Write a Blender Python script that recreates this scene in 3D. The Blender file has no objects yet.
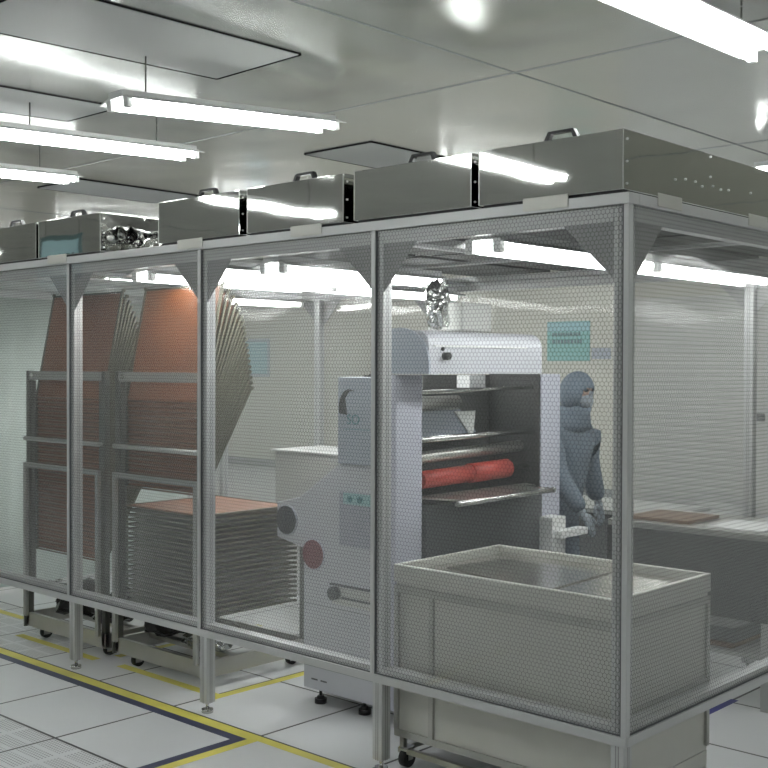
import bpy, bmesh, math, random
from mathutils import Vector, Matrix
random.seed(7)
sc = bpy.context.scene
# ------------------------------------------------------------------ camera
F = Vector((-0.67957858, 0.73343257, -0.01579934)); Rv = Vector((0.73348338, 0.67969889, 0.00339957)); Uv = Vector((-0.01323215, 0.00927828, 0.9998694))
cd = bpy.data.cameras.new('camera'); cam = bpy.data.objects.new('camera', cd); sc.collection.objects.link(cam)
cam.matrix_world = Matrix(((Rv.x, Uv.x, -F.x, 1.8506), (Rv.y, Uv.y, -F.y, -3.1158), (Rv.z, Uv.z, -F.z, 1.5419), (0, 0, 0, 1)))
cd.sensor_width = 36; cd.lens = 1130.148/768*36; cd.clip_start = .05; cd.clip_end = 100
sc.camera = cam
# ------------------------------------------------------------------ world, exposure
w = bpy.data.worlds.new('world'); sc.world = w; w.use_nodes = True
w.node_tree.nodes['Background'].inputs[0].default_value = (.9, .95, 1, 1); w.node_tree.nodes['Background'].inputs[1].default_value = .3
sc.view_settings.view_transform = 'Standard'; sc.view_settings.look = 'None'; sc.view_settings.gamma = 1; sc.view_settings.use_curve_mapping = False
sc.view_settings.exposure = 0.74
TUBE = 17.0      # radiance of the fluorescent tubes
CZ = 2.92        # ceiling height
COL = sc.collection
# ------------------------------------------------------------------ materials
def new_mat(name):
    m = bpy.data.materials.new(name); m.use_nodes = True
    return m, m.node_tree, m.node_tree.nodes['Principled BSDF']
def mat(name, col, rough=.5, metal=0., bump=0., bscale=60., vary=0., vscale=6., stretch=None, spec=None):
    m, t, b = new_mat(name); L = t.links
    b.inputs['Base Color'].default_value = (*col, 1); b.inputs['Roughness'].default_value = rough; b.inputs['Metallic'].default_value = metal
    if spec is not None: b.inputs['Specular IOR Level'].default_value = spec
    if bump or vary:
        tc = t.nodes.new('ShaderNodeTexCoord'); mp = t.nodes.new('ShaderNodeMapping'); L.new(tc.outputs['Object'], mp.inputs[0])
        if stretch: mp.inputs['Scale'].default_value = stretch
    if bump:
        n = t.nodes.new('ShaderNodeTexNoise'); n.inputs['Scale'].default_value = bscale; n.inputs['Detail'].default_value = 2; L.new(mp.outputs[0], n.inputs[0])
        bp = t.nodes.new('ShaderNodeBump'); bp.inputs['Strength'].default_value = 1; bp.inputs['Distance'].default_value = bump
        L.new(n.outputs[0], bp.inputs['Height']); L.new(bp.outputs[0], b.inputs['Normal'])
    if vary:
        n = t.nodes.new('ShaderNodeTexNoise'); n.inputs['Scale'].default_value = vscale; n.inputs['Detail'].default_value = 4; L.new(mp.outputs[0], n.inputs[0])
        r = t.nodes.new('ShaderNodeValToRGB'); e = r.color_ramp.elements
        e[0].position = .3; e[1].position = .7
        e[0].color = (*[c*(1-vary) for c in col], 1); e[1].color = (*[min(1, c*(1+vary)) for c in col], 1)
        L.new(n.outputs[0], r.inputs[0]); L.new(r.outputs[0], b.inputs['Base Color'])
    return m
M = {}
M['alu'] = mat('anodised aluminium', (.58, .59, .59), .42, .45, .0002, 300)
M['alu_dark'] = mat('gusset aluminium', (.34, .345, .345), .5, .4)
M['steel'] = mat('brushed stainless', (.50, .50, .47), .3, .9, vary=.06, vscale=4)
M['mirror'] = mat('polished stainless', (.80, .81, .785), .03, 1., .0016, 2.2)
M['crumple'] = mat('crinkled polished stainless', (.52, .52, .51), .05, 1., .03, 4.5)
M['cab'] = mat('satin stainless', (.58, .58, .54), .38, .3, vary=.05, vscale=3)
M['cabtop'] = mat('worn stainless top', (.50, .49, .45), .22, .85, .0008, 5)
M['rack'] = mat('grey rack steel', (.17, .175, .16), .38, .6)
M['rack_light'] = mat('zinc plated steel', (.46, .47, .45), .33, .65)
M['board'] = mat('brown laminate board', (.25, .078, .022), .5, .0, vary=.18, vscale=3)
M['board_edge'] = mat('olive tray rail', (.115, .11, .075), .5, .5)
M['traygrey'] = mat('grey olive tray', (.20, .19, .155), .35, .5)
M['hinge'] = mat('bronze hinge tube', (.20, .095, .05), .4, .4)
M['white'] = mat('white enamel', (.55, .56, .60), .38, 0, vary=.02)
M['lavender'] = mat('pale lavender enamel', (.50, .51, .585), .42)
M['bluegrey'] = mat('blue grey enamel', (.37, .41, .47), .4)
M['panelgrey'] = mat('violet grey plastic', (.35, .36, .42), .45)
M['teal'] = mat('teal strip', (.30, .50, .52), .4)
M['tealdark'] = mat('dark teal ink', (.06, .22, .24), .5)
M['red'] = mat('red rubber', (.42, .045, .03), .4)
M['darkred'] = mat('dull red plastic', (.19, .045, .055), .5)
M['knobgrey'] = mat('dark knob grey', (.04, .04, .048), .6)
M['black'] = mat('black plastic', (.018, .018, .02), .4)
M['rubber'] = mat('black rubber', (.02, .022, .022), .6)
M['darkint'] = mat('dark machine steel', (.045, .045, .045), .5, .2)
M['darkgrey'] = mat('charcoal', (.11, .115, .12), .5)
M['chrome'] = mat('chrome', (.62, .62, .6), .15, 1.)
M['foil'] = mat('crumpled foil', (.6, .62, .6), .15, .9, .02, 25)
M['blackbag'] = mat('black plastic film', (.02, .02, .02), .18, 0, .01, 20)
M['yellow'] = mat('yellow floor tape', (.60, .54, .10), .45, 0, vary=.12, vscale=5)
M['navy'] = mat('navy floor tape', (.045, .05, .10), .45, 0, vary=.15, vscale=8)
M['blue'] = mat('bright blue floor tape', (.02, .02, .20), .4)
M['wall'] = mat('cream wall panel', (.60, .59, .52), .35, 0, vary=.03, vscale=1)
M['wallgrey'] = mat('grey wall panel', (.55, .555, .53), .4, 0)
M['wallwhite'] = mat('white wall panel', (.74, .74, .71), .5)
M['gap'] = mat('shadow gap', (.012, .012, .012), .9, spec=.05)
M['suit'] = mat('blue grey cleanroom fabric', (.13, .165, .205), .75, 0, .004, 14, vary=.12, vscale=9)
M['mask'] = mat('white mask', (.26, .29, .32), .8)
M['skin'] = mat('skin', (.36, .24, .19), .5)
M['glove'] = mat('white glove', (.22, .25, .28), .6)
M['plate'] = mat('white powder coat', (.8, .81, .8), .4)
M['brown'] = mat('brown board edge', (.17, .10, .06), .6)
M['pinkboard'] = mat('copper pink board', (.36, .21, .165), .5)
M['signblue'] = mat('pale blue acrylic', (.30, .52, .58), .3)
M['signteal'] = mat('blue green notice', (.22, .48, .46), .5)
M['ink'] = mat('grey ink', (.12, .20, .21), .6)
M['ledge'] = mat('grey ledge', (.30, .32, .32), .5)

def emis(name, col, s):
    m, t, b = new_mat(name); b.inputs['Base Color'].default_value = (.9, .9, .9, 1)
    b.inputs['Emission Color'].default_value = (*col, 1); b.inputs['Emission Strength'].default_value = s
    return m
M['tube_soft'] = emis('lit tube inside the booth', (.97, 1., .985), TUBE*.62)
M['tube'] = emis('lit fluorescent tube', (.97, 1., .985), TUBE)

def math_node(t, op, a, b=None, c=None):
    n = t.nodes.new('ShaderNodeMath'); n.operation = op
    for i, v in enumerate((a, b, c)):
        if v is None: continue
        if isinstance(v, (int, float)): n.inputs[i].default_value = v
        else: t.links.new(v, n.inputs[i])
    return n.outputs[0]
# floor: raised access tiles with dark joints, some of them perforated
def floor_mat():
    m, t, b = new_mat('raised floor tiles'); L = t.links
    g = t.nodes.new('ShaderNodeTexCoord'); sp = t.nodes.new('ShaderNodeSeparateXYZ'); L.new(g.outputs['Object'], sp.inputs[0])
    X = math_node(t, 'ADD', sp.outputs[0], 2.3044+60); Y = math_node(t, 'ADD', sp.outputs[1], .0265+60)
    def jt(v, per, wd):
        f = math_node(t, 'PINGPONG', v, per/2)
        return math_node(t, 'LESS_THAN', f, wd)
    j = math_node(t, 'MAXIMUM', jt(X, .6, .0065), jt(Y, .6, .0065))
    # perforations: rows of small holes grouped in bands
    hx = math_node(t, 'PINGPONG', X, .0075); hy = math_node(t, 'PINGPONG', Y, .0075)
    rr = math_node(t, 'SQRT', math_node(t, 'ADD', math_node(t, 'POWER', hx, 2), math_node(t, 'POWER', hy, 2)))
    hole = math_node(t, 'LESS_THAN', rr, .0042)
    bx = math_node(t, 'GREATER_THAN', math_node(t, 'PINGPONG', X, .1), .014); by = math_node(t, 'GREATER_THAN', math_node(t, 'PINGPONG', Y, .05), .009)
    hole = math_node(t, 'MULTIPLY', hole, math_node(t, 'MULTIPLY', bx, by))
    in1 = math_node(t, 'MULTIPLY', math_node(t, 'LESS_THAN', sp.outputs[1], -.6265), math_node(t, 'GREATER_THAN', sp.outputs[1], -1.8265))
    in2 = math_node(t, 'MULTIPLY', math_node(t, 'LESS_THAN', sp.outputs[0], -3.5044), math_node(t, 'MULTIPLY', math_node(t, 'GREATER_THAN', sp.outputs[1], -.0265), math_node(t, 'LESS_THAN', sp.outputs[1], .5735)))
    hole = math_node(t, 'MULTIPLY', hole, math_node(t, 'MAXIMUM', in1, in2))
    n = t.nodes.new('ShaderNodeTexNoise'); n.inputs['Scale'].default_value = 2.2; n.inputs['Detail'].default_value = 4; L.new(g.outputs['Object'], n.inputs[0])
    r = t.nodes.new('ShaderNodeValToRGB'); r.color_ramp.elements[0].color = (.53, .54, .55, 1); r.color_ramp.elements[1].color = (.60, .61, .615, 1); L.new(n.outputs[0], r.inputs[0])
    mx = t.nodes.new('ShaderNodeMix'); mx.data_type = 'RGBA'; L.new(j, mx.inputs[0]); L.new(r.outputs[0], mx.inputs[6]); mx.inputs[7].default_value = (.015, .015, .015, 1)
    mh = t.nodes.new('ShaderNodeMix'); mh.data_type = 'RGBA'; L.new(hole, mh.inputs[0]); L.new(mx.outputs[2], mh.inputs[6]); mh.inputs[7].default_value = (.16, .165, .17, 1)
    L.new(mh.outputs[2], b.inputs['Base Color']); b.inputs['Roughness'].default_value = .3
    return m
M['floor'] = floor_mat()
# ceiling: satin metal sheets with soft dents
def ceil_mat():
    m, t, b = new_mat('satin metal ceiling sheet'); L = t.links
    g = t.nodes.new('ShaderNodeTexCoord')
    b.inputs['Base Color'].default_value = (.62, .635, .62, 1); b.inputs['Metallic'].default_value = .85
    n = t.nodes.new('ShaderNodeTexNoise'); n.inputs['Scale'].default_value = 1.5; n.inputs['Detail'].default_value = 1; L.new(g.outputs['Object'], n.inputs[0])
    bp = t.nodes.new('ShaderNodeBump'); bp.inputs['Strength'].default_value = 1; bp.inputs['Distance'].default_value = .012; L.new(n.outputs[0], bp.inputs['Height']); L.new(bp.outputs[0], b.inputs['Normal'])
    n2 = t.nodes.new('ShaderNodeTexNoise'); n2.inputs['Scale'].default_value = 1.9; n2.inputs['Detail'].default_value = 1; L.new(g.outputs['Object'], n2.inputs[0])
    mr = t.nodes.new('ShaderNodeMapRange'); mr.inputs['To Min'].default_value = .13; mr.inputs['To Max'].default_value = .255; L.new(n2.outputs[0], mr.inputs[0]); L.new(mr.outputs[0], b.inputs['Roughness'])
    return m
M['ceil'] = ceil_mat()
M['ceilpanel'] = mat('matt grey ceiling panel', (.40, .41, .41), .5, .2)
# clear anti-static sheet with printed hexagon grid
def pane_mat(name, ax, grid=True, haze=.058, tint=(1, 1, 1), pitch=.0158, hazecol=(.75, .77, .77), gl=.22):
    m = bpy.data.materials.new(name); m.use_nodes = True; t = m.node_tree; L = t.links; t.nodes.clear()
    out = t.nodes.new('ShaderNodeOutputMaterial')
    tr = t.nodes.new('ShaderNodeBsdfTransparent'); tr.inputs[0].default_value = (*tint, 1)
    df = t.nodes.new('ShaderNodeBsdfDiffuse'); df.inputs[0].default_value = (*hazecol, 1)
    gs = t.nodes.new('ShaderNodeBsdfGlossy'); gs.inputs['Roughness'].default_value = .06; gs.inputs[0].default_value = (.9, .9, .9, 1)
    tc = t.nodes.new('ShaderNodeTexCoord')
    wn = t.nodes.new('ShaderNodeTexNoise'); wn.inputs['Scale'].default_value = 1.7; wn.inputs['Detail'].default_value = 1; L.new(tc.outputs['Object'], wn.inputs[0])
    bp = t.nodes.new('ShaderNodeBump'); bp.inputs['Distance'].default_value = .02; bp.inputs['Strength'].default_value = 1; L.new(wn.outputs[0], bp.inputs['Height']); L.new(bp.outputs[0], gs.inputs['Normal'])
    m1 = t.nodes.new('ShaderNodeMixShader'); m1.inputs[0].default_value = haze; L.new(tr.outputs[0], m1.inputs[1]); L.new(df.outputs[0], m1.inputs[2])
    fr = t.nodes.new('ShaderNodeFresnel'); fr.inputs[0].default_value = 1.45
    m2 = t.nodes.new('ShaderNodeMixShader'); L.new(math_node(t, 'MULTIPLY', fr.outputs[0], gl), m2.inputs[0]); L.new(m1.outputs[0], m2.inputs[1]); L.new(gs.outputs[0], m2.inputs[2])
    last = m2.outputs[0]
    if grid:
        sp = t.nodes.new('ShaderNodeSeparateXYZ'); L.new(tc.outputs['Object'], sp.inputs[0])
        u = math_node(t, 'MULTIPLY_ADD', sp.outputs[ax], 1/pitch, 700.); v = math_node(t, 'MULTIPLY_ADD', sp.outputs[2], 1/pitch, 700.)
        s3 = math.sqrt(3)
        ax_ = math_node(t, 'SUBTRACT', math_node(t, 'FLOORED_MODULO', u, 1.), .5); ay_ = math_node(t, 'SUBTRACT', math_node(t, 'FLOORED_MODULO', v, s3), s3/2)
        bx_ = math_node(t, 'SUBTRACT', math_node(t, 'FLOORED_MODULO', math_node(t, 'SUBTRACT', u, .5), 1.), .5)
        by_ = math_node(t, 'SUBTRACT', math_node(t, 'FLOORED_MODULO', math_node(t, 'SUBTRACT', v, s3/2), s3), s3/2)
        def sq(a, b): return math_node(t, 'ADD', math_node(t, 'MULTIPLY', a, a), math_node(t, 'MULTIPLY', b, b))
        sel = math_node(t, 'LESS_THAN', sq(ax_, ay_), sq(bx_, by_))
        def lerp(a, b): return math_node(t, 'ADD', b, math_node(t, 'MULTIPLY', sel, math_node(t, 'SUBTRACT', a, b)))
        gx = math_node(t, 'ABSOLUTE', lerp(ax_, bx_)); gy = math_node(t, 'ABSOLUTE', lerp(ay_, by_))
        d = math_node(t, 'MAXIMUM', gx, math_node(t, 'ADD', math_node(t, 'MULTIPLY', gx, .5), math_node(t, 'MULTIPLY', gy, s3/2)))
        line = math_node(t, 'GREATER_THAN', d, .5-.05)
        ink = t.nodes.new('ShaderNodeBsdfDiffuse'); ink.inputs[0].default_value = (.10, .105, .105, 1)
        m3 = t.nodes.new('ShaderNodeMixShader'); L.new(math_node(t, 'MULTIPLY', line, .30), m3.inputs[0]); L.new(last, m3.inputs[1]); L.new(ink.outputs[0], m3.inputs[2]); last = m3.outputs[0]
    L.new(last, out.inputs[0])
    return m
M['pane_x'] = pane_mat('clear sheet with hexagon print', 0)
M['pane_y'] = pane_mat('clear side sheet with hexagon print', 1, haze=.085)
M['curtain'] = pane_mat('greenish vinyl curtain', 1, False, .88, (.7, .9, .82), hazecol=(.84, .93, .88), gl=.6)
M['backpane'] = pane_mat('clear back sheet', 0, False, .05, gl=.2)

# ------------------------------------------------------------------ mesh builder
class MB:
    def __init__(s): s.bm = bmesh.new(); s.mi = 0
    def _tag(s, geom):
        for f in geom: f.material_index = s.mi
    def m(s, i): s.mi = i; return s
    def box(s, x0, x1, y0, y1, z0, z1, bev=0, mtx=None):
        vs = [s.bm.verts.new((x, y, z)) for z in (z0, z1) for y in (y0, y1) for x in (x0, x1)]
        fs = [s.bm.faces.new([vs[i] for i in q]) for q in ((0, 2, 3, 1), (4, 5, 7, 6), (0, 1, 5, 4), (2, 6, 7, 3), (0, 4, 6, 2), (1, 3, 7, 5))]
        s._tag(fs)
        if bev:
            es = list({e for f in fs for e in f.edges})
            r = bmesh.ops.bevel(s.bm, geom=es, offset=bev, segments=2, affect='EDGES', profile=.5); s._tag(r['faces'])
            vs = list({v for f in r['faces'] for v in f.verts} | {v for v in vs if v.is_valid})
        if mtx: bmesh.ops.transform(s.bm, matrix=mtx, verts=[v for v in vs if v.is_valid])
        return s
    def cyl(s, a, b, r, n=16, r2=None, cap=True, smooth=True):
        a, b = Vector(a), Vector(b); d = (b-a); L = d.length; q = d.to_track_quat('Z', 'Y').to_matrix().to_4x4()
        g = bmesh.ops.create_cone(s.bm, cap_ends=cap, segments=n, radius1=r, radius2=r if r2 is None else r2, depth=L, matrix=Matrix.Translation((a+b)/2) @ q)
        fs = {f for v in g['verts'] for f in v.link_faces}; s._tag(fs)
        if smooth:
            for f in fs:
                if len(f.verts) == 4: f.smooth = True
        return s
    def tube(s, pts, r, n=10):
        for i in range(len(pts)-1): s.cyl(pts[i], pts[i+1], r, n)
        for p in pts[1:-1]: s.sph(p, r, 10)
        return s
    def sph(s, c, r, n=12, sc_=(1, 1, 1)):
        g = bmesh.ops.create_uvsphere(s.bm, u_segments=n, v_segments=max(6, n//2), radius=r, matrix=Matrix.Translation(c) @ Matrix.Diagonal((*sc_, 1)))
        fs = {f for v in g['verts'] for f in v.link_faces}; s._tag(fs)
        for f in fs: f.smooth = True
        return s
    def prism(s, pts, ax, a, b):      # polygon in the plane normal to ax, extruded a..b
        def P(p, t):
            return {'x': (t, p[0], p[1]), 'y': (p[0], t, p[1]), 'z': (p[0], p[1], t)}[ax]
        A = [s.bm.verts.new(P(p, a)) for p in pts]; B = [s.bm.verts.new(P(p, b)) for p in pts]; n = len(pts)
        fs = [s.bm.faces.new(A), s.bm.faces.new(B[::-1])] + [s.bm.faces.new((A[i], B[i], B[(i+1) % n], A[(i+1) % n])) for i in range(n)]
        s._tag(fs); return s
    def split(s, name, mats, parent=None, rel=True, bev=0):
        bm = s.bm; left = set(bm.faces); out = []
        while left:
            st = [left.pop()]; isl = [st[0]]
            while st:
                f = st.pop()
                for e in f.edges:
                    for g in e.link_faces:
                        if g in left: left.discard(g); st.append(g); isl.append(g)
            out.append(isl)
        objs = []
        for isl in out:
            nb = MB(); mp = {}
            for f in isl:
                vs = []
                for v in f.verts:
                    if v not in mp: mp[v] = nb.bm.verts.new(v.co)
                    vs.append(mp[v])
                nf = nb.bm.faces.new(vs); nf.material_index = f.material_index; nf.smooth = f.smooth
            objs.append(nb.build(name, mats, parent, rel, bev))
        bm.free(); return objs
    def build(s, name, mats, parent=None, rel=True, bev=0, loc=None):
        bmesh.ops.recalc_face_normals(s.bm, faces=s.bm.faces)
        if not isinstance(mats, (list, tuple)): mats = [mats]
        org = Vector((0, 0, 0))
        if parent is not None and rel: org = Vector(parent.get('_o', (0, 0, 0)))
        if loc is not None and parent is None: org = Vector(loc)
        for v in s.bm.verts: v.co -= org
        me = bpy.data.meshes.new(name); s.bm.to_mesh(me); s.bm.free()
        for k in mats: me.materials.append(M[k])
        o = bpy.data.objects.new(name, me); COL.objects.link(o)
        if parent is not None:
            o.parent = parent; o['_o'] = tuple(org)
        elif loc is not None: o.location = loc; o['_o'] = tuple(org)
        if bev:
            md = o.modifiers.new('bevel', 'BEVEL'); md.width = bev; md.segments = 2; md.limit_method = 'ANGLE'
        return o
def B(): return MB()
def thing(name, label, cat, loc=(0, 0, 0), group=None, local=False):
    o = bpy.data.objects.new(name, None); COL.objects.link(o); o.location = loc; o.empty_display_size = .1
    o['label'] = label; o['category'] = cat; o['_o'] = (0, 0, 0) if local else tuple(loc)
    if group: o['group'] = group
    return o
def tag(o, label, cat, group=None):
    o['label'] = label; o['category'] = cat
    if group: o['group'] = group
    return o
def struct(o): o['kind'] = 'structure'; return o
def copy_tree(o, parent=None):
    c = o.copy(); COL.objects.link(c)
    if parent is not None: c.parent = parent
    for ch in list(o.children): copy_tree(ch, c)
    return c
def text(parent, body, size, loc, rot, m, name='lettering', ext=.0008):
    cu = bpy.data.curves.new(name, 'FONT'); cu.body = body; cu.size = size; cu.extrude = ext; cu.align_x = 'CENTER'; cu.align_y = 'CENTER'
    tmp = bpy.data.objects.new('tmp_text', cu); COL.objects.link(tmp); dg = bpy.context.evaluated_depsgraph_get()
    me = bpy.data.meshes.new_from_object(tmp.evaluated_get(dg)); bpy.data.objects.remove(tmp)
    me.materials.clear(); me.materials.append(M[m]); me.transform(Matrix.Translation(Vector(loc)-Vector(parent['_o'])) @ rot.to_matrix().to_4x4() if hasattr(rot, 'to_matrix') else Matrix.Translation(Vector(loc)-Vector(parent['_o'])) @ rot)
    o = bpy.data.objects.new(name, me); COL.objects.link(o); o.parent = parent; o['_o'] = parent['_o']
    return o
ROTX = Matrix.Rotation(math.pi/2, 4, 'X')          # text facing -y

# ------------------------------------------------------------------ room shell
RX0, RX1, RY0, RY1 = -16., 5., -6.5, 8.3
struct(B().box(RX0, RX1, RY0, RY1, -.1, 0).build('floor', 'floor'))
struct(B().box(RX0, RX1, RY0, RY1, CZ, CZ+.08).build('ceiling', 'ceil'))
struct(B().box(RX0, RX1, RY1, RY1+.1, 0, CZ).build('wall_back', 'wall'))
struct(B().box(RX0, RX1, RY0-.1, RY0, 0, CZ).build('wall_front', 'wallwhite'))
struct(B().box(RX0-.1, RX0, RY0, RY1, 0, CZ).build('wall_left', 'wall'))
struct(B().box(RX1, RX1+.1, RY0, RY1, 0, CZ).build('wall_right', 'wallgrey'))
struct(B().box(RX0, RX1, RY1-.02, RY1, 0, .12).build('baseboard_back', 'ledge'))
# roller shutter in the back wall, seen through the side sheet
b = B()
z = .0
while z < 2.3:
    b.prism([(RY1-.03, z), (RY1-.035, z+.02), (RY1-.035, z+.06), (RY1-.03, z+.08), (RY1-.005, z+.08), (RY1-.005, z)], 'x', -5.0, -1.2); z += .08
d1 = struct(b.build('door_1', 'wallgrey'))
b = B(); b.box(-3.35, -3.25, RY1-.09, RY1-.04, .98, 1.06, .01).box(-3.05, -2.95, RY1-.09, RY1-.04, .98, 1.06, .01); b.split('door_handle', 'darkgrey', d1)
# ceiling sheet joints
def strip(k, x0, x1, y0, y1): struct(B().box(x0, x1, y0, y1, CZ-.003, CZ).build('trim_%d' % k, 'ledge'))
k = 1
for y in (1.2, -1.2, 3.5, 5.9):
    strip(k, RX0, RX1, y-.004, y+.004); k += 1
for x in (-1.32, -7.4, 1.1, -10.4): strip(k, x-.0025, x+.0025, RY0, RY1); k += 1
# recessed grey panels in the ceiling with a shadow gap painted along two edges for shade
def cpanel2(k, pts):
    o = struct(B().prism(pts, 'z', CZ-.008, CZ).build('trim_%d' % k, 'gap'))  # black plate edge stands in for the shadow gap
    B().prism([(p[0]+(.02 if i < 2 else .002), p[1]-(.02 if i in (1, 2) else 0)) for i, p in enumerate(pts)], 'z', CZ-.009, CZ-.006).build('panel_face', 'ceilpanel', o)
cpanel2(30, [(-2.53, -.95), (-2.44, .33), (-1.83, .312), (-1.86, -.95)]); cpanel2(31, [(-4.04, -.9), (-3.80, .36), (-3.30, .36), (-3.40, -.9)])
def cpanel(k, x0, x1, y0, y1):
    o = struct(B().box(x0, x1, y0, y1, CZ-.008, CZ).build('trim_%d' % k, 'gap'))
    B().box(x0+.02, x1, y0, y1-.02, CZ-.009, CZ-.006).build('panel_face', 'ceilpanel', o)
for q in ((-3.54, -2.94, 1.93, 3.1), (-6.1, -5.5, 1.5, 2.6), (-1.0, -.4, -2.9, -1.7)):
    cpanel(k, *q); k += 1

# ------------------------------------------------------------------ fluorescent fittings
def make_lamp(L, label, cat='lamp', group=None, tm='tube'):
    r = thing('fluorescent_light', label, cat, local=True, group=group)
    b = B(); b.prism([(-.05, .045), (.05, .045), (.05, .075), (-.05, .075)], 'y', 0, L)
    b.build('base_channel', 'plate', r)
    for s in (-1, 1):
        B().prism([(s*.045, .048), (s*.122, .026), (s*.125, .030), (s*.045, .054)], 'y', .0, L).build('reflector', 'plate', r)
        B().cyl((s*.062, .035, .02), (s*.062, L-.035, .02), .019, 14).build('tube', tm, r)
        for y in (.005, L-.035): B().box(s*.062-.017, s*.062+.017, y, y+.03, -.002, .05, .003).build('lamp_holder', 'plate', r)
    return r
def place_lamp(proto, x, y0, z0, y1, z1, label, group='ceiling fluorescent lights', top=CZ, rods=True, first=False):
    o = proto if first else copy_tree(proto)
    o.location = (x, y0, z0); d = math.atan2(z1-z0, y1-y0); o.rotation_euler = (d, 0, 0); o['label'] = label
    if group: o['group'] = group
    elif 'group' in o.keys(): del o['group']
    return o
def rod(parent_lamp, yl, zt):      # a hanging rod as a part of its lamp, in the lamp's own frame
    d = parent_lamp.rotation_euler[0]; z0 = parent_lamp.location.z+.075
    h = zt-z0-math.sin(d)*yl
    B().cyl((0, yl, .07), (0, yl+math.sin(d)*h, .075+math.cos(d)*h-.004), .004, 8).build('hanging_rod', 'rack', parent_lamp, rel=False)
lp = make_lamp(1.3, '')
a = place_lamp(lp, -2.348, -.30, 2.655, 1.0, 2.755, 'twin tube ceiling light hanging on one thin rod, over the third filter unit', first=True)
P2 = []
specs = [(-3.533, -.28, 2.70, 1.0, 2.755, 'twin tube ceiling light running off the left edge, the upper of two there'),
         (-4.81, -.28, 2.71, 1.04, 2.755, 'twin tube ceiling light at the left edge, the lowest and farthest one there'),
         (-.10, -.06, 2.745, 1.22, 2.765, 'large twin tube ceiling light cut off by the top right corner')]
for s in specs: P2.append(place_lamp(lp, *s))
far = 'twin tube ceiling light out of view, some mirrored in the filter units, others added to light the right side'
far2 = 'twin tube ceiling light in the far rows beyond the booth'
for x, y in [(3.4, -1.2), (3.4, -4.5), (3.6, 3.2), (1.7, 6.3), (-2.3, -3.0), (-4.7, -3.3), (-.21, -3.0), (-9.5, -3.0), (-13, -3)]:  # lamps at positive x are added, unseen, to brighten the right side
    P2.append(place_lamp(lp, x, y, 2.73, y+1.29, 2.74, far, 'lights behind the camera'))
for x, y in [(-1.2, 3.6), (-1.2, 6.2), (-3.6, 3.4), (-3.6, 6.1), (-6.3, 3.4), (-6.3, 6.1), (-9., 3.4), (-9, 6.1), (-12, 3.4), (-12, 6), (-7.5, .2), (-10.5, .2), (-13.5, .2)]:
    P2.append(place_lamp(lp, x, y, 2.74, y+1.29, 2.74, far2, 'far ceiling lights'))
rod(a, .16, CZ)
for o in P2:
    for yl in (.25, 1.05): rod(o, yl, CZ)

# ------------------------------------------------------------------ clean booth
XP = [-5.33, -4.27, -3.214, -2.149, -1.092, -.05]     # left edges of the front posts
YB = 2.36
bt = thing('clean_booth', 'aluminium framed clean booth with clear hexagon printed sheet walls, filling the room', 'clean booth')
def post(x, y, foot=True, z0=.045):
    p = B().box(x, x+.05, y, y+.05, z0, 2.05).build('post', 'alu', bt, bev=.004)
    for zx in (.018, .028):
        B().box(x+zx, x+zx+.004, y-.0006, y, z0, 2.05).build('post_groove', 'alu_dark', p)
        B().box(x+.05, x+.0506, y+zx, y+zx+.004, z0, 2.05).build('post_groove', 'alu_dark', p)
    B().cyl((x+.025, y+.025, .0), (x+.025, y+.025, .016), .026, 20).cyl((x+.025, y+.025, .016), (x+.025, y+.025, .05), .008, 10).build('levelling_foot', 'chrome', p)
for x in XP: post(x, 0)
for x in (-.05, -.70, -2.80, -3.84, -4.88): post(x, YB-.05)
post(-5.33, YB-.05); post(-5.33, 1.18)
# beams
def beam(x0, x1, y0, y1, z0, z1, nm, m='alu'): return B().box(x0, x1, y0, y1, z0, z1).build(nm, m, bt, bev=.002)
for i in range(5):
    beam(XP[i]+.05, XP[i+1], .0, .05, 2.0, 2.05, 'top_beam'); beam(XP[i]+.05, XP[i+1], .0, .05, .352, .402, 'bottom_beam')
beam(-5.28, -.05, YB-.05, YB, 2.0, 2.05, 'top_beam'); beam(-5.28, -.05, YB-.05, YB, .352, .402, 'bottom_beam')
beam(-.05, .0, .05, YB-.05, 2.0, 2.05, 'top_beam'); beam(-.05, 0, .05, YB-.05, .352, .402, 'bottom_beam')
beam(-5.33, -5.28, .05, YB-.05, 2.0, 2.05, 'top_beam')
for x in (-1.23, -2.49, -3.49, -4.27): beam(x-.02, x+.02, .05, YB-.05, 2.034, 2.05, 'cross_beam')
beam(-5.28, -.05, 1.18, 1.205, 2.034, 2.05, 'cross_beam')
# outer rails clamp the sheets
for (nm, z0, z1) in (('top_rail', 2.052, 2.088), ('bottom_rail', .345, .376)):
    beam(-5.33, .014, -.014, -.003 if z0 < 1 else .05, z0, z1, nm); beam(.003 if z0 < 1 else -.05, .014, .0 if z0 < 1 else .05, YB, z0, z1, nm)
beam(-5.33, -.05, YB-.05, YB+.01, 2.052, 2.088, 'top_rail'); beam(-5.34, -5.28, .05, YB-.05, 2.052, 2.088, 'top_rail')
# vertical cover strips at each sheet joint
for x in XP[:-1]: beam(x-.002, x+.018, -.012, -.003, .376, 2.052, 'joint_strip')
beam(-.006, .013, -.013, -.003, .376, 2.052, 'joint_strip'); beam(.003, .013, -.003, .014, .376, 2.052, 'joint_strip')
# dark sealing strip edge next to the cover strips
for x in XP[:-1]: beam(x+.018, x+.023, -.009, -.003, .376, 2.052, 'sealing_strip', 'darkgrey')
beam(-.012, -.006, -.010, -.003, .376, 2.052, 'sealing_strip', 'darkgrey'); beam(.003, .009, .014, .019, .376, 2.052, 'sealing_strip', 'darkgrey')
beam(-5.3, -.012, -.009, -.003, .376, .381, 'sealing_strip', 'darkgrey'); beam(.003, .009, .019, YB, .376, .381, 'sealing_strip', 'darkgrey')
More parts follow.
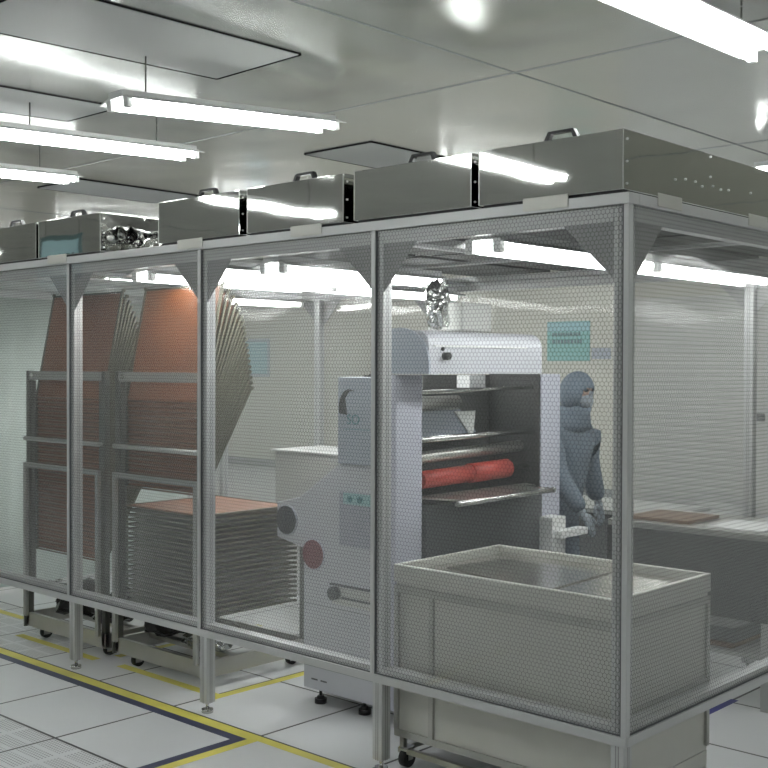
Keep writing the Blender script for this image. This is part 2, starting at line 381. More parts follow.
# sheets
for i in range(5):
    x0, x1 = XP[i]+.004, (XP[i+1]-.002 if i < 4 else -.002)
    B().box(x0, x1, -.0026, -.0018, .36, 2.056).build('clear_sheet', 'pane_x', bt)
B().box(.0018, .0026, .002, YB-.002, .36, 2.056).build('clear_sheet', 'pane_y', bt)
B().box(-5.27, -.06, YB+.0018, YB+.0026, .36, 2.056).build('clear_sheet', 'backpane', bt)
# gussets
def gus(pts, ax, a, b_): B().prism(pts, ax, a, b_).build('corner_gusset', 'alu_dark', bt)
for i, x in enumerate(XP):
    if i > 0: gus([(x, 2.03), (x-.205, 2.03), (x-.19, 2.0), (x, 1.82)], 'y', .004, .008)
    if i < 5: gus([(x+.05, 2.03), (x+.225, 2.03), (x+.21, 2.0), (x+.05, 1.82)], 'y', .004, .008)
gus([(.05, 2.03), (.24, 2.03), (.225, 2.0), (.05, 1.82)], 'x', -.008, -.004)
for x in (-.70, -2.80, -3.84, -4.88):
    gus([(x, 2.03), (x-.205, 2.03), (x-.19, 2.0), (x, 1.82)], 'y', YB-.01, YB-.005)
    gus([(x+.05, 2.03), (x+.24, 2.03), (x+.225, 2.0), (x+.05, 1.82)], 'y', YB-.01, YB-.005)
for y in (1.18, 2.31): gus([(y, 2.03), (y-.2, 2.03), (y, 1.82)], 'x', -5.32, -5.315)
# greenish curtain at the far left end, with soft folds
b = B(); n = 90; vs = []
for i in range(n+1):
    y = .06+(YB-.12)*i/n; dx = .012*math.sin(i*.9)+.008*math.sin(i*.37)
    vs.append((b.bm.verts.new((-5.25+dx, y, .03)), b.bm.verts.new((-5.25+dx*.6, y, 2.0))))
for i in range(n):
    f = b.bm.faces.new((vs[i][0], vs[i+1][0], vs[i+1][1], vs[i][1])); f.smooth = True
cu = b.build('end_curtain', 'curtain', bt); sm = cu.modifiers.new('thickness', 'SOLIDIFY'); sm.thickness = .001
# blanking plates between the filter units
for (x0, x1) in ((-2.93, -2.46), (-5.33, -4.13)):
    B().box(x0, x1, .06, YB-.06, 2.06, 2.07).build('roof_plate', 'plate', bt)
# small screws and plates along the top rail
for x in (-.30, -1.45, -2.2, -3.3): B().box(x-.09, x+.09, -.017, -.014, 2.06, 2.104, .002).build('mounting_plate', 'cab', bt)
for y in (.24, .90): B().box(.014, .017, y-.08, y+.08, 2.06, 2.104, .002).build('mounting_plate', 'cab', bt)

# ------------------------------------------------------------------ fan filter units on the roof
def make_ffu(w, mats=('mirror',), label=''):
    r = thing('fan_filter_unit', label, 'fan filter unit', local=True, group='fan filter units on the booth roof')
    B().box(.0, w, 0, 1.16, .010, .200, 0).build('housing', mats[0], r, bev=.0025)
    B().box(.012, w-.012, .012, 1.15, 0, .012).build('filter_gasket', 'black', r)
    e = B()
    for x in (.0, w-.003): e.box(x, x+.003, -.0012, 0, .012, .198)
    e.split('seam_edge', 'rack_light', r)
    hx = .55*w
    h = B(); h.prism([(hx-.07, .2), (hx-.05, .236), (hx+.05, .236), (hx+.07, .2), (hx+.052, .2), (hx+.04, .226), (hx-.04, .226), (hx-.052, .2)], 'y', .03, .052)
    h.build('handle', 'black', r, bev=.002)
    sc1 = B()
    for z in (.03, .10, .17): sc1.sph((w+.001, .02, z), .004, 8)
    for y, z in ((.33, .08), (.40, .09), (.47, .09), (.52, .08), (.60, .09), (.66, .085), (.72, .09), (.58, .12), (.58, .19), (.9, .1)): sc1.sph((w+.001, y, z), .0045, 8)
    sc1.split('rivet', 'plate', r)
    return r
fu = make_ffu(.575, label='')
units = [(-.590, 0, 'mirror finish fan filter unit with riveted side, on the near right corner of the booth'),
         (-1.197, 0, 'mirror finish fan filter unit directly left of the corner unit'),
         (-1.829, 0, 'mirror finish fan filter unit with a light streak, third from the right corner'),
         (-2.455, 0, 'mirror finish fan filter unit just right of the wide gap in the row'),
         (-3.505, 0, 'mirror finish fan filter unit with bright crinkled side, just left of the wide gap'),
         (-4.105, 0, 'mirror finish fan filter unit at the left edge of the photo')]
for i, (x, y, lab) in enumerate(units):
    o = fu if i == 0 else copy_tree(fu)
    o.location = (x, y, 2.090); o['label'] = lab
    if i == 4:
        hs = [c for c in o.children if c.name.startswith('housing')][0]; hs.data = hs.data.copy(); hs.data.materials.append(M['crumple'])
        for p in hs.data.polygons:
            if p.normal.x > .9: p.material_index = 1
for x in (-.590, -1.197, -1.829, -2.455, -3.505, -4.105):
    o = copy_tree(fu); o.location = (x, 1.185, 2.090); o['label'] = 'fan filter unit in the hidden back row on the booth roof'

# lights under the booth roof
lb = make_lamp(1.10, '', group='lights inside the booth', tm='tube_soft')
ins = [(-.62, .055, 'booth light under the roof, its tubes seen left and right of the corner post'),
       (-.62, 1.165, 'booth light under the roof, seen through the side sheet beyond the corner post'),
       (-1.86, .16, 'booth light seen between the white machine header and the middle post'),
       (-2.20, .06, 'booth light whose bright tubes cross the sheet with the white machine, the upper one'),
       (-2.60, 1.19, 'booth light seen below and behind the upper one over the machine'),
       (-2.68, .06, 'booth light shining above the brown boards of the right rack'),
       (-3.9, 1.1, 'booth light at the back above the left rack')]
for i, (x, y, lab) in enumerate(ins):
    o = lb if i == 0 else copy_tree(lb)
    o.location = (x, y, 1.945); o['label'] = lab

# ------------------------------------------------------------------ floor tape
def tape(x0, x1, y0, y1, m, label, pts=None, zt=.0008):
    b = B()
    if pts: b.prism(pts, 'z', .0001, zt)
    else: b.box(x0, x1, y0, y1, .0001, zt)
    return tag(b.build('floor_tape', m, loc=((x0+x1)/2, (y0+y1)/2, 0) if not pts else (pts[0][0], pts[0][1], 0)), label, 'floor tape')
tape(0, 0, 0, 0, 'yellow', 'long yellow floor tape in front of the booth, turning a corner at the bottom',
     pts=[(-9., -.032), (.6, -.032), (.6, -.078), (-1.665, -.078), (-1.665, -1.9), (-1.715, -1.9), (-1.715, -.092), (-9, -.092)])
tape(0, 0, 0, 0, 'navy', 'dark navy floor tape running beside the long yellow tape and turning with it',
     pts=[(-9., -.092), (-1.715, -.092), (-1.715, -1.9), (-1.765, -1.9), (-1.765, -.14), (-9., -.14)], zt=.0010)
tape(-3.07, -2.30, .185, .235, 'yellow', 'yellow floor tape in front of the right drying rack')
tape(-2.30, -2.25, .165, 1.4, 'yellow', 'yellow floor tape between the right drying rack and the white machine')
tape(-4.05, -3.26, .165, .215, 'yellow', 'worn yellow floor tape in front of the left drying rack')
tape(-3.26, -3.21, .30, 1.3, 'yellow', 'yellow floor tape between the two drying racks')
tape(-8.0, -4.4, .40, .45, 'yellow', 'thin yellow floor tape at the far left behind the booth end')
tape(-.525, -.480, .8, 1.82, 'blue', 'short bright blue floor tape behind the stainless cabinet')

# ------------------------------------------------------------------ drying racks
TL = .585; PITCH = .0245
def make_tray(w):
    b = B(); b.box(.02, w-.02, .008, TL, -.002, .002); b.m(1)
    b.cyl((.0, 0, 0), (w, 0, 0), .0045, 8)
    t = b.build('tray', ['board', 'hinge'])
    e = B()
    for x in (.008, w-.024): e.box(x, x+.016, .0, TL+.004, -.005, .005)
    e.box(.02, w-.02, TL-.004, TL+.006, -.005, .005)
    e.box(-.018, .008, -.006, .006, -.006, .006); e.box(w-.008, w+.014, -.006, .006, -.006, .006)
    e.box(.0, .018, TL+.002, TL+.016, -.006, .006).box(w-.018, w+.0, TL+.002, TL+.016, -.006, .006)
    e.build('edge_rail', 'board_edge', t, rel=False)
    return t
def rack(x0, x1, label, zflat, zraised):
    r = thing('drying_rack', label, 'drying rack', (x0, .2, 0), 'drying racks'); W = x1-x0; y0 = .22
    for x in (x0, x1-.035): B().box(x, x+.035, y0, y0+.03, .06, 1.51).build('upright', 'rack', r, bev=.003)
    for x in (x0-.0, x1-.03): B().box(x, x+.03, .86, .89, .10, .80).build('rear_upright', 'rack', r, bev=.003)
    tb = B().box(x0+.035, x1-.035, y0-.004, y0+.012, 1.458, 1.508).build('top_bar', 'rack_light', r, bev=.002)
    B().cyl((x0+.075, y0-.008, 1.484), (x0+.075, y0-.002, 1.484), .014, 14).build('bolt', 'chrome', tb)
    B().cyl((x0+.03, .195, 1.128), (x1-.02, .195, 1.128), .013, 12).cyl((x0+.04, .195, 1.128), (x0+.04, .225, 1.128), .009).cyl((x1-.03, .195, 1.128), (x1-.03, .225, 1.128), .009).build('push_bar', 'rack_light', r)
    g = B().box(x0+.02, x1-.02, .188, .208, .965, .992).box(x0+.02, x0+.048, .188, .208, .12, .965).box(x1-.048, x1-.02, .188, .208, .12, .965)
    g.build('guard_frame', 'rack_light', r, bev=.002)
    # back strip the hinges sit on
    B().box(x0+.036, x0+.075, y0+.012, y0+.02, .30, 1.455).box(x1-.075, x1-.036, y0+.012, y0+.02, .30, 1.455).split('hinge_rail', 'rack', r)
    # base
    B().box(x0, x1, y0, y0+.02, .055, .135).box(x0, x1, .88, .90, .055, .135).box(x0, x0+.02, y0+.02, .88, .055, .135).box(x1-.02, x1, y0+.02, .88, .055, .135).build('base_frame', 'steel', r, bev=.002)
    for yy in (.42, .64): B().box(x0+.02, x1-.02, yy, yy+.045, .10, .125).split('base_bar', 'steel', r)
    B().box(x0-.012, x0, y0-.01, y0+.03, .05, .30).build('end_plate', 'rack', r)
    for (x, y) in ((x0+.14, y0+.03), (x1-.07, y0+.06), (x0+.14, .80), (x1-.06, .82)):
        c = B().box(x-.02, x+.02, y-.02, y+.02, .05, .058).box(x-.018, x-.014, y-.012, y+.03, .022, .055).box(x+.014, x+.018, y-.012, y+.03, .022, .055).build('caster', 'chrome', r)
        B().cyl((x-.012, y+.014, .034), (x+.012, y+.014, .034), .034, 20).build('wheel', 'rubber', c)
    grey = None
    pt = make_tray(W-.085); pt.parent = r; first = True; brown = pt.data
    n = int(round((1.43-zflat)/PITCH))
    for i in range(n+1):
        z = zflat+i*PITCH
        if z > 1.37: break
        raised = z > zraised
        if zraised-.06 < z <= zraised: continue
        topflat = not raised and z+PITCH > zraised-.06
        if zraised < .6 and not raised: continue
        t = pt if first else copy_tree(pt, r); first = False
        u = (z-zraised)/max(.01, 1.37-zraised)
        ang = math.radians(59+9*max(0, u)+12*max(0, u)**6+random.uniform(-.25, .25)) if raised else math.radians(random.uniform(-.15, .1))
        if not raised and not topflat:
            if grey is None: grey = t.data.copy(); grey.materials.clear(); grey.materials.append(M['traygrey']); grey.materials.append(M['board_edge'])
            t.data = grey
        elif grey is not None and t.data == grey: t.data = brown
        t.location = (.042, y0+.034-.2, z); t.rotation_euler = (ang, 0, 0)
    return r
rack(-4.02, -3.225, 'grey drying rack with all its brown trays folded up, leftmost of the two', .50, .48)
rack(-3.135, -2.395, 'grey steel drying rack beside the white machine, upper brown trays up and lower trays flat', .33, .895)
# crumpled film and foil lying in the rack bases
def crumple(name, c, s, m, label, cat, seed, lvl=3):
    bm = bmesh.new(); bmesh.ops.create_icosphere(bm, subdivisions=lvl, radius=1); rnd = random.Random(seed)
    from mathutils import noise
    for v in bm.verts:
        p = v.co.copy(); k_ = 1+.45*noise.noise(p*1.7+Vector((seed, 0, 0)))+.25*noise.noise(p*4.3+Vector((0, seed, 0)))
        v.co = Vector((p.x*s[0]*k_, p.y*s[1]*k_, max(p.z, -.75)*s[2]*k_))
    mz = min(v.co.z for v in bm.verts)
    for v in bm.verts: v.co.z -= mz
    me = bpy.data.meshes.new(name); bm.to_mesh(me); bm.free(); me.materials.append(M[m])
    o = bpy.data.objects.new(name, me); COL.objects.link(o); o.location = c; return tag(o, label, cat)
crumple('crumpled_plastic_sheet', (-3.80, .44, .126), (.17, .14, .095), 'blackbag', 'crumpled black plastic in the base of the left rack, left end', 'plastic sheet', 3)
crumple('crumpled_plastic_sheet', (-3.44, .46, .126), (.13, .15, .09), 'blackbag', 'crumpled black plastic in the base of the left rack, right end', 'plastic sheet', 5)
crumple('crumpled_plastic_sheet', (-2.96, .46, .126), (.12, .15, .085), 'blackbag', 'crumpled black plastic in the base of the right rack', 'plastic sheet', 8)
crumple('crumpled_foil', (-2.62, .46, .126), (.14, .15, .075), 'foil', 'crumpled shiny foil in the base of the right rack', 'foil', 11)
# ------------------------------------------------------------------ white machine
mc = thing('laminating_machine', 'large white roller machine with red roller, round knobs and rounded header', 'machine', (-1.7, 1.0, 0))
FX = -1.383; Y0 = .45; Y1 = 1.69
b = B(); b.prism([(-1.955, .06), (-1.955, .70), (-2.14, .735), (-2.14, .90), (-1.985, .935), (-1.72, 1.11), (-1.49, 1.13), (-1.49, .06)], 'y', Y0, .60)
body = b.build('side_cabinet', 'white', mc, bev=.006)
B().box(-1.955, -1.49, .60, Y1, .06, .62).build('lower_cabinet', 'white', mc, bev=.006)
B().box(-3.56, -2.3, 1.7, 2.1, .10, 1.0).build('rear_cabinet', 'wallgrey', mc, bev=.01)
B().box(-3.58, -2.28, 1.68, 2.12, 1.0, 1.012).build('rear_highlight_top', 'plate', mc, bev=.002)  # top painted white for the highlight along its edge
# handle recess and seam
rc = B().box(-1.765, -1.495, Y0-.003, Y0-.0005, .475, .565).build('recess', 'wallgrey', body)
B().box(-1.765, -1.495, Y0-.02, Y0-.003, .560, .568).box(-1.70, -1.495, Y0-.012, Y0-.003, .505, .512).split('recess_lip', 'darkgrey', body)
B().cyl((-1.74, Y0-.03, .525), (-1.74, Y0, .525), .030, 20).build('knob', 'darkgrey', body)
B().box(-1.955, -1.49, Y0-.001, Y0, .45, .453).box(-1.95, -1.50, Y0-.001, Y0, .165, .168).split('seam', 'ledge', body)
B().box(-1.90, -1.86, Y0-.0015, Y0, .105, .112).box(-1.84, -1.80, Y0-.0015, Y0, .105, .112).split('slot', 'darkgrey', body)
def knobdisc(x, z, mm, nm):
    k_ = B().cyl((x, Y0-.008, z), (x, Y0, z), .072, 32).build(nm, 'lavender', body, bev=.003)
    B().cyl((x, Y0-.012, z), (x, Y0-.008, z), .066, 32).build('knob_face', mm, k_)
knobdisc(-2.066, .822, 'knobgrey', 'round_knob'); knobdisc(-1.884, .682, 'darkred', 'round_knob')
# control unit
cu = B().box(-1.715, -1.50, Y0-.02, Y0+.12, 1.108, 1.493).build('control_unit', 'bluegrey', mc, bev=.004)
arc = B(); n = 14; pts = []
for i in range(n+1):
    a_ = math.radians(95+100*i/n); pts.append((-1.642+.066*math.cos(a_), 1.355+.085*math.sin(a_)))
pts += [(-1.655, 1.325), (-1.668, 1.40), (-1.64, 1.43), (-1.60, 1.432)]
arc.prism([(p[0], p[1]) for p in pts], 'y', Y0-.022, Y0-.02); arc.build('dark_emblem', 'black', cu)
text(cu, 'SO', .062, (-1.617, Y0-.0215, 1.305), ROTX, 'tealdark')
B().box(-1.675, -1.52, Y0-.0215, Y0-.02, 1.262, 1.265).build('underline', 'tealdark', cu)
pl = B().box(-1.716, -1.50, Y0-.008, Y0, .742, .985).build('operating_panel', 'panelgrey', body, bev=.002)
B().box(-1.69, -1.50, Y0-.0095, Y0-.008, .93, .98).build('teal_strip', 'teal', pl)
for x in (-1.645, -1.585): B().cyl((x, Y0-.016, .955), (x, Y0-.0095, .955), .014, 16).build('button', 'tealdark', pl)
# columns, header
B().box(-1.487, FX, Y0, .625, .06, 1.505).build('near_column', 'lavender', mc, bev=.008)
B().box(-1.56, FX, 1.525, Y1, .30, 1.505).build('far_column', 'lavender', mc, bev=.006)
hp = [(-1.46, 1.51), (-1.46, 1.70), (-1.36, 1.705)]
for i in range(0, 11):
    a_ = math.radians(90-90*i/10); hp.append((-1.36+.16*math.cos(a_), 1.545+.16*math.sin(a_)))
hp += [(-1.20, 1.51)]
h2 = [(-1.46, 1.51), (-1.46, 1.695)]+[(-1.275+.065*math.cos(math.radians(90-9*i)), 1.628+.065*math.sin(math.radians(90-9*i))) for i in range(11)]+[(-1.21, 1.51)]
hd = B().prism(h2, 'y', Y0+.012, 1.275).build('header_cover', 'white', mc)
for p in hd.data.polygons: p.use_smooth = False
B().prism([(p[0]*1.0, p[1]) for p in hp], 'y', Y0, Y0+.012).build('header_end_cap', 'bluegrey', mc)
B().box(-1.2095, -1.204, .49, 1.15, 1.624, 1.632).build('header_highlight_trim', 'plate', mc)  # highlight line along the header, painted as a white strip
B().cyl((-1.2095, .56, 1.585), (-1.18, .56, 1.585), .016, 14).sph((-1.206, .548, 1.615), .009).build('header_knob', 'black', mc)
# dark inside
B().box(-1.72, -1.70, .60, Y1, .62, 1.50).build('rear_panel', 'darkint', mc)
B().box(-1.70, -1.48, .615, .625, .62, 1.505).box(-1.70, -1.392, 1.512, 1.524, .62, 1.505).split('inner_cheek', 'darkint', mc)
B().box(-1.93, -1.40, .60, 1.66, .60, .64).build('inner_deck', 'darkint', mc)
B().cyl((-1.42, .625, 1.425), (-1.42, 1.5, 1.440), .009, 12).build('guide_rod', 'chrome', mc)
B().cyl((-1.42, .625, 1.214), (-1.42, 1.5, 1.226), .013, 12).build('guide_rod', 'chrome', mc)
B().cyl((-1.50, .625, 1.125), (-1.50, 1.5, 1.145), .028, 20).build('grey_roller', 'steel', mc)
rr = B().cyl((-1.46, .69, 1.032), (-1.46, 1.05, 1.040), .040, 28).cyl((-1.46, 1.05, 1.040), (-1.46, 1.34, 1.046), .046, 28).build('red_roller', 'red', mc)
B().cyl((-1.46, .625, 1.030), (-1.46, 1.525, 1.048), .012, 10).build('roller_axle', 'chrome', rr)
B().prism([(.625, 1.20), (.625, 1.34), (1.12, 1.36), (1.28, 1.22)], 'x', -1.62, -1.60).build('web_plate', 'bluegrey', mc)
B().cyl((-1.58, .625, 1.365), (-1.58, 1.10, 1.37), .035, 20).build('feed_roller', 'steel', mc)
B().prism([(1.10, 1.325), (1.26, 1.325), (1.24, 1.19)], 'x', -1.598, -1.590).build('white_flag', 'plate', mc)
B().box(-1.58, -1.50, .66, .76, 1.44, 1.50).box(-1.58, -1.50, 1.10, 1.22, 1.44, 1.50).split('roller_bracket', 'plate', mc)
B().box(-1.60, -1.56, .63, 1.52, .78, .83).box(-1.5, -1.44, .63, 1.50, .86, .885).split('cross_bar', 'rack_light', mc)
# delivery plate
B().prism([(-1.46, .63), (-1.46, 1.50), (-1.20, 1.34), (-1.20, .72)], 'z', .955, .962).build('delivery_plate', 'steel', mc, bev=.001)
B().cyl((-1.20, .64, .95), (-1.20, 1.36, .958), .012, 12).sph((-1.20, 1.36, .958), .014).cyl((-1.20, 1.36, .958), (-1.38, 1.40, .958), .009, 10).build('plate_handle', 'chrome', mc)
B().box(-1.40, -1.30, 1.50, 1.62, .60, .80).box(-1.32, -1.26, 1.52, 1.76, .70, .735).split('end_block', 'plate', mc, bev=.003)
B().box(-1.40, -1.375, .64, 1.52, .62, .93).build('lower_screen', 'darkgrey', mc)
for (x, y) in ((-1.86, .47), (-1.60, .49), (-1.86, 1.6), (-1.5, 1.6)):
    B().cyl((x, y, 0), (x, y, .022), .028, 20).cyl((x, y, .022), (x, y, .035), .022, 16, .014).cyl((x, y, .03), (x, y, .065), .007, 10).build('machine_foot', 'black', mc)
# duct wrapped in film, above the machine
crumple('film_bundle', (-1.50, .86, 1.706), (.05, .07, .11), 'foil', 'crumpled clear film bundle standing on top of the white machine', 'plastic film', 21)
dk = tag(B().box(-1.60, -1.44, .97, 1.19, 1.706, 1.84, .008).build('junction_box', 'wallgrey', loc=(-1.52, 1.08, 1.706)), 'grey box standing on the header of the white machine', 'box')
# ------------------------------------------------------------------ stainless cabinet at the near corner
cb = thing('stainless_cabinet', 'low stainless steel cabinet with raised rims in the near corner of the booth', 'cabinet', (-.57, .42, 0))
cx0, cx1, cy0, cy1 = -1.055, -.095, .095, .745
B().box(cx0, cx1, cy0, cy1, .13, .735).build('body', 'cab', cb, bev=.003)
B().box(cx0+.02, cx1-.02, cy0+.02, cy1-.02, .735, .752).build('top_plate', 'cabtop', cb, bev=.002)
rim = B().box(cx0-.008, cx1+.008, cy0-.008, cy0+.012, .715, .783).box(cx1-.012, cx1+.008, cy0+.012, cy1+.008, .715, .783).box(cx0-.008, cx0+.012, cy0+.012, cy1+.008, .715, .783).box(cx0+.012, cx1-.012, cy1-.012, cy1+.008, .715, .783)
rim.build('rim', 'cab', cb, bev=.003)
B().prism([(-.86, .74), (-.45, .74), (-.42, .16), (-.98, .30)], 'z', .753, .757).build('loose_lid', 'cabtop', cb)
fr = B()
for x in (cx0-.004, -.885, -.10): fr.box(x, x+.022, cy0-.010, cy0-.0005, .15, .70)
fr.box(cx0, cx1, cy0-.011, cy0-.0005, .675, .705).box(cx0, cx1, cy0-.011, cy0-.0005, .125, .150)
fr.box(cx1+.0005, cx1+.010, cy0, cy1, .675, .70).box(cx1+.0005, cx1+.010, cy0, cy1, .36, .40).box(cx1+.0005, cx1+.010, cy1-.02, cy1, .15, .70)
fr.build('panel_frame', 'steel', cb)
B().box(cx0, cx1, cy0+.01, cy0+.03, .055, .075).box(cx0, cx1, cy1-.03, cy1-.01, .055, .075).box(cx0+.0, cx0+.02, cy0+.03, cy1-.03, .055, .075).box(cx1-.02, cx1, cy0+.03, cy1-.03, .055, .075).split('base_rail', 'steel', cb)
B().box(cx0+.01, cx0+.03, cy0+.01, cy0+.03, .075, .13).box(cx1-.03, cx1-.01, cy0+.01, cy0+.03, .075, .13).box(cx1-.03, cx1-.01, cy1-.03, cy1-.01, .075, .13).box(cx0+.01, cx0+.03, cy1-.03, cy1-.01, .075, .13).split('base_spacer', 'steel', cb)
B().box(cx1-.018, cx1, cy0+.03, cy1, .02, .129).build('side_skirt', 'cab', cb)
B().box(cx0-.02, cx0-.012, cy0+.02, cy0+.04, .12, .66).build('side_strip', 'black', cb)
for (x, y) in ((cx0+.03, cy0+.03), (cx1-.05, cy0+.04), (cx0+.05, cy1-.05), (cx1-.05, cy1-.05)):
    c = B().box(x-.022, x+.022, y-.022, y+.022, .072, .080).box(x-.02, x-.016, y-.014, y+.014, .03, .074).box(x+.016, x+.02, y-.014, y+.014, .03, .074).build('caster', 'chrome', cb)
    B().cyl((x-.014, y, .035), (x+.014, y, .035), .035, 20).build('wheel', 'rubber', c)
# ------------------------------------------------------------------ dark work table along the back of the booth
wt = thing('work_table', 'long dark work table with shelf along the back of the booth, beside the person', 'table', (-.65, 2.0, 0))
B().box(-1.12, -.30, 1.72, 2.27, .765, .795).build('table_top', 'steel', wt, bev=.002)
B().box(-1.12, -.30, 1.715, 1.725, .40, .765).build('front_panel', 'darkint', wt)
B().box(-1.10, -.32, 1.76, 2.25, .22, .24).build('shelf', 'rack_light', wt)
B().box(-1.12, -1.10, 1.73, 2.27, .20, .76).build('end_panel', 'darkint', wt)
for x in (-1.12, -.335):
    for y in (1.73, 2.225): B().box(x, x+.035, y, y+.035, 0, .765).build('leg', 'rack_light', wt)
def flat(nm, x0, x1, y0, y1, z0, z1, m, label, cat, group=None): return tag(B().box(x0, x1, y0, y1, z0, z1, .002).build(nm, m, loc=((x0+x1)/2, (y0+y1)/2, z0)), label, cat, group)
flat('brown_board', -1.05, -.72, 1.78, 2.1, .796, .812, 'brown', 'dark brown board lying on the left half of the work table', 'board')
flat('white_plate', -.62, -.34, 1.76, 2.05, .796, .806, 'plate', 'pale plate lying on the right half of the work table', 'plate')
flat('brown_board', -.95, -.50, 1.80, 2.2, .241, .262, 'brown', 'brown board on the lower shelf of the work table, at the bottom of the pile', 'board')
flat('grey_case', -.92, -.50, 1.82, 2.18, .262, .33, 'darkgrey', 'dark grey case on the lower shelf of the work table, on a brown board', 'case')
dc = thing('storage_cabinet', 'low dark storage cabinet just outside the booth behind the person', 'cabinet', (-2.3, 2.75, 0))
B().box(-3.1, -1.25, 2.5, 3.0, .06, .70).build('cabinet_body', 'darkint', dc, bev=.004); B().box(-3.12, -1.23, 2.48, 3.02, .70, .725).build('cabinet_top', 'rack_light', dc); B().box(-3.06, -1.29, 2.54, 2.96, 0, .06).build('plinth', 'black', dc)
for x in (-3.05, -2.14): B().box(x, x+.86, 2.49, 2.5, .10, .67).build('cabinet_door', 'darkgrey', dc, bev=.002)
# ------------------------------------------------------------------ wall notices
def notice(nm, x0, x1, z0, z1, m, label, cat):
    return tag(B().box(x0, x1, RY1-.012, RY1-.002, z0, z1).build(nm, m, loc=((x0+x1)/2, RY1, z0)), label, cat)
def px(u, v, y):      # point on plane y seen at photo pixel (u, v): used only to read off real positions on the far wall
    d = F+Rv*((u-384)/1130.148)-Uv*((v-384)/1130.148); t = (y+3.1158)/d.y
    return Vector((1.8506, -3.1158, 1.5419))+d*t
p0, p1 = px(548, 322, RY1), px(590, 361, RY1)
nt = notice('wall_notice', p0.x, p1.x, p1.z, p0.z, 'signteal', 'blue green notice board on the back wall above the person', 'notice')
b = B()
wd = p1.x-p0.x; ht = p0.z-p1.z
b.box(p0.x, p1.x, RY1-.014, RY1-.012, p0.z-.25*ht, p0.z-.02*ht); b.build('blue_band', 'signblue', nt)
b = B()
for r_, (zf, hf) in enumerate(((.62, .10), (.44, .10))):
    xx = p0.x+.12*wd
    while xx < p0.x+.78*wd:
        ww = wd*random.uniform(.05, .09); b.box(xx, xx+ww*.7, RY1-.015, RY1-.012, p1.z+zf*ht, p1.z+(zf+hf)*ht); xx += ww
b.build('dark_writing', 'ink', nt)
p0, p1 = px(592, 348, RY1), px(611, 359, RY1)
notice('wall_label', p0.x, p1.x, p1.z, p0.z, 'bluegrey', 'small blue grey label on the back wall right of the notice board', 'label')
p0, p1 = px(243, 339, RY1), px(270, 377, RY1)
wn = notice('framed_board', p0.x, p1.x, p1.z, p0.z, 'bluegrey', 'pale blue framed board on the cream wall behind the racks', 'board')
B().box(p0.x+.05, p1.x-.05, RY1-.018, RY1-.012, p1.z+.05, p0.z-.05).build('board_face', 'signblue', wn)
# hanging blue sign left of the photographer, mirrored in a filter unit
hs = thing('hanging_sign', 'pale blue framed sign hanging left of the booth, seen mirrored in a filter unit', 'sign', (-6.6, -2.0, 2.2))
B().box(-6.92, -6.28, -2.02, -2.0, 2.2, 2.63).build('frame', 'ink', hs); B().box(-6.88, -6.32, -2.0, -1.995, 2.24, 2.59).build('face', 'signblue', hs)
for i in range(5): B().box(-6.78+i*.085, -6.73+i*.085, -1.995, -1.993, 2.36, 2.47).build('dark_writing', 'ink', hs)
for x in (-6.85, -6.35): B().cyl((x, -2.01, 2.63), (x, -2.01, CZ), .004, 6).build('wire', 'rack', hs)
# ------------------------------------------------------------------ person in a hooded clean room suit
def skin(name, verts, edges, radii, m, parent, sub=2):
    me = bpy.data.meshes.new(name); me.from_pydata([tuple(v) for v in verts], edges, []); me.materials.append(M[m])
    o = bpy.data.objects.new(name, me); COL.objects.link(o); o.parent = parent
    s = o.modifiers.new('skin', 'SKIN'); s.use_smooth_shade = True
    for i, r in enumerate(radii):
        d = me.skin_vertices[0].data[i]; d.radius = r if isinstance(r, tuple) else (r, r)
    me.skin_vertices[0].data[0].use_root = True
    ss = o.modifiers.new('sub', 'SUBSURF'); ss.levels = ss.render_levels = sub
    return o
PX, PY = -1.57, 1.985
pe = thing('person', 'person in a hooded blue grey cleanroom suit, one arm reaching down to the work table', 'person', (PX, PY, 0), local=True)
pe.rotation_euler = (0, 0, math.radians(4))       # local +x is the way the person faces
V = []; Ed = []; Ra = []
def add(p, r, link=None):
    V.append(Vector(p)); Ra.append(r)
    if link is not None: Ed.append((link, len(V)-1))
    return len(V)-1
pel = add((-.05, 0, .80), (.135, .165))
waist = add((-.03, 0, .93), (.145, .165), pel); chest = add((.0, 0, 1.10), (.15, .18), waist); sh = add((.02, 0, 1.22), (.115, .14), chest); nk = add((.05, 0, 1.30), .058, sh); hd0 = add((.075, 0, 1.36), .06, nk)
for s in (-1, 1):
    hip = add((-.05, s*.085, .74), .10, pel); kn = add((-.02, s*.10, .42), .078, hip); an = add((-.04, s*.10, .10), .06, kn); add((.10, s*.11, .045), .035, an)
    so = add((.02, s*(.165 if s < 0 else .19), 1.19), .075, sh)
    if s == -1: e = add((.10, s*.225, .99), .062, so); wr = add((.235, s*.20, .80), .045, e)
    else: e = add((.01, s*.285, .98), .066, so); wr = add((.04, s*.335, .79), .050, e)
bo = skin('body', V, Ed, Ra, 'suit', pe)
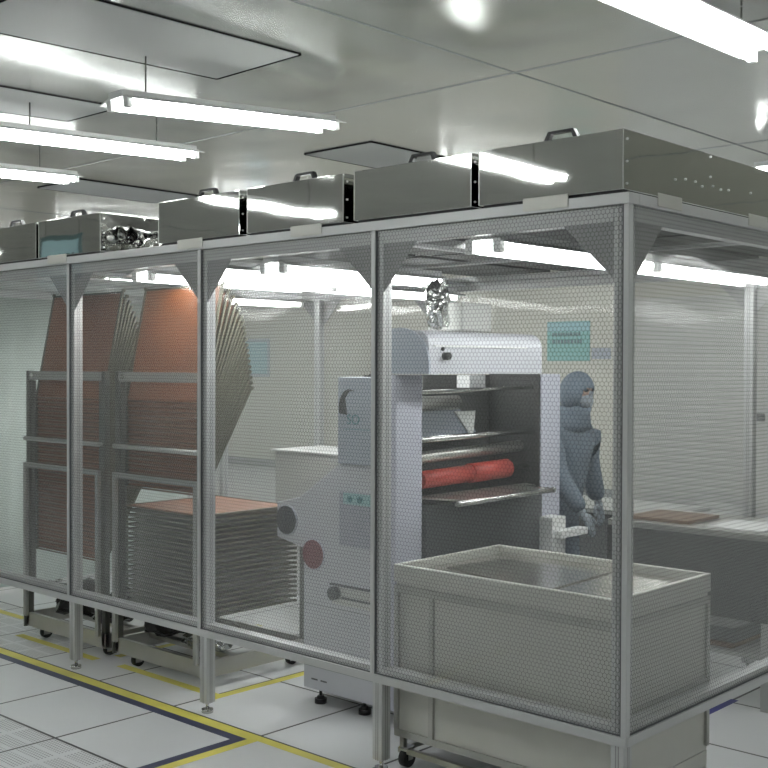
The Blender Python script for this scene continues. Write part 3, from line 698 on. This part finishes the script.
# hands: palm and five bent fingers
for s, wrp, dr in ((-1, Vector((.235, -.20, .80)), Vector((.55, .05, -.83)).normalized()), (1, Vector((.04, .335, .79)), Vector((.2, .05, -.96)).normalized())):
    side = Vector((0, 1, 0)).cross(dr).cross(dr).normalized(); side = Vector((0, 1, 0)); up = dr.cross(side).normalized()
    V2 = [wrp-dr*.02, wrp+dr*.045]; E2 = [(0, 1)]; R2 = [(.024, .024), (.017, .032)]
    for j, (o_, l_) in enumerate(((-.027, .058), (-.009, .070), (.009, .072), (.027, .062))):
        b0 = wrp+dr*.075+side*o_; V2 += [b0, b0+dr*l_*.5+up*(-.006), b0+dr*l_*.85+up*(-.022)]; i0 = len(V2)-3; E2 += [(1, i0), (i0, i0+1), (i0+1, i0+2)]; R2 += [.0095, .0085, .007]
    b0 = wrp+dr*.025+side*.03*-s; V2 += [b0+side*.012*-s, b0+dr*.03+side*.03*-s, b0+dr*.055+side*.032*-s]; i0 = len(V2)-3; E2 += [(1, i0), (i0, i0+1), (i0+1, i0+2)]; R2 += [.012, .010, .008]
    skin('gloved_hand', V2, E2, R2, 'glove', pe, 1)
# hood with face opening, mask, goggles band
def ell(name, c, r, m, rot=0, cut=None):
    bm = bmesh.new(); bmesh.ops.create_uvsphere(bm, u_segments=32, v_segments=20, radius=1)
    for v in bm.verts:
        p = v.co; k_ = 1.0
        if p.z < 0: p.x *= 1-.18*p.z*p.z; p.y *= 1-.12*p.z*p.z
        v.co = Vector((p.x*r[0], p.y*r[1], p.z*r[2]))
    if cut: bmesh.ops.delete(bm, geom=[f for f in bm.faces if cut(f.calc_center_median())], context='FACES')
    for f in bm.faces: f.smooth = True
    me = bpy.data.meshes.new(name); bm.to_mesh(me); bm.free(); me.materials.append(M[m]); o = bpy.data.objects.new(name, me); COL.objects.link(o); o.parent = pe; o.location = c; o.rotation_euler = (0, rot, 0); return o
HC = (.085, 0, 1.405)
ell('head', HC, (.082, .068, .100), 'skin', .35)
ho = ell('hood', HC, (.098, .084, .116), 'suit', .30, cut=lambda p: p.x > .070 and abs(p.y) < .055 and -.06 < p.z < .055)
ho.modifiers.new('t', 'SOLIDIFY').thickness = .006
ell('face_mask', (.122, 0, 1.365), (.060, .054, .052), 'mask', .35)
for s in (-1, 1): ell('eye', (.160, s*.028, 1.418), (.012, .014, .009), 'black')
ell('nose', (.168, 0, 1.395), (.014, .012, .022), 'mask')
# hood skirt over the shoulders
b = B(); bm = b.bm; n = 28; rings = [(.092, .085, 1.33, .070), (.100, .098, 1.29, .05), (.118, .150, 1.245, .025), (.125, .178, 1.205, .015)]
R_ = []
for (ra, rb, zz, cx_) in rings: R_.append([bm.verts.new((cx_+ra*math.cos(2*math.pi*i/n), rb*math.sin(2*math.pi*i/n), zz+.006*math.sin(5*2*math.pi*i/n))) for i in range(n)])
for a_, c_ in zip(R_, R_[1:]):
    for i in range(n):
        f = bm.faces.new((a_[i], a_[(i+1) % n], c_[(i+1) % n], c_[i])); f.smooth = True
o = b.build('hood_skirt', 'suit', pe, rel=False); o.modifiers.new('t', 'SOLIDIFY').thickness = .005
for s in (-1, 1):
    bmx = B().sph((.04, s*.105, .045), .06, 16, (1.9, .75, .70)); bmx.box(-.07, .15, s*.105-.04, s*.105+.04, 0, .02, .005); bmx.build('boot', 'suit', pe, rel=False)

for o in bpy.data.objects:
    if '_o' in o.keys(): del o['_o']
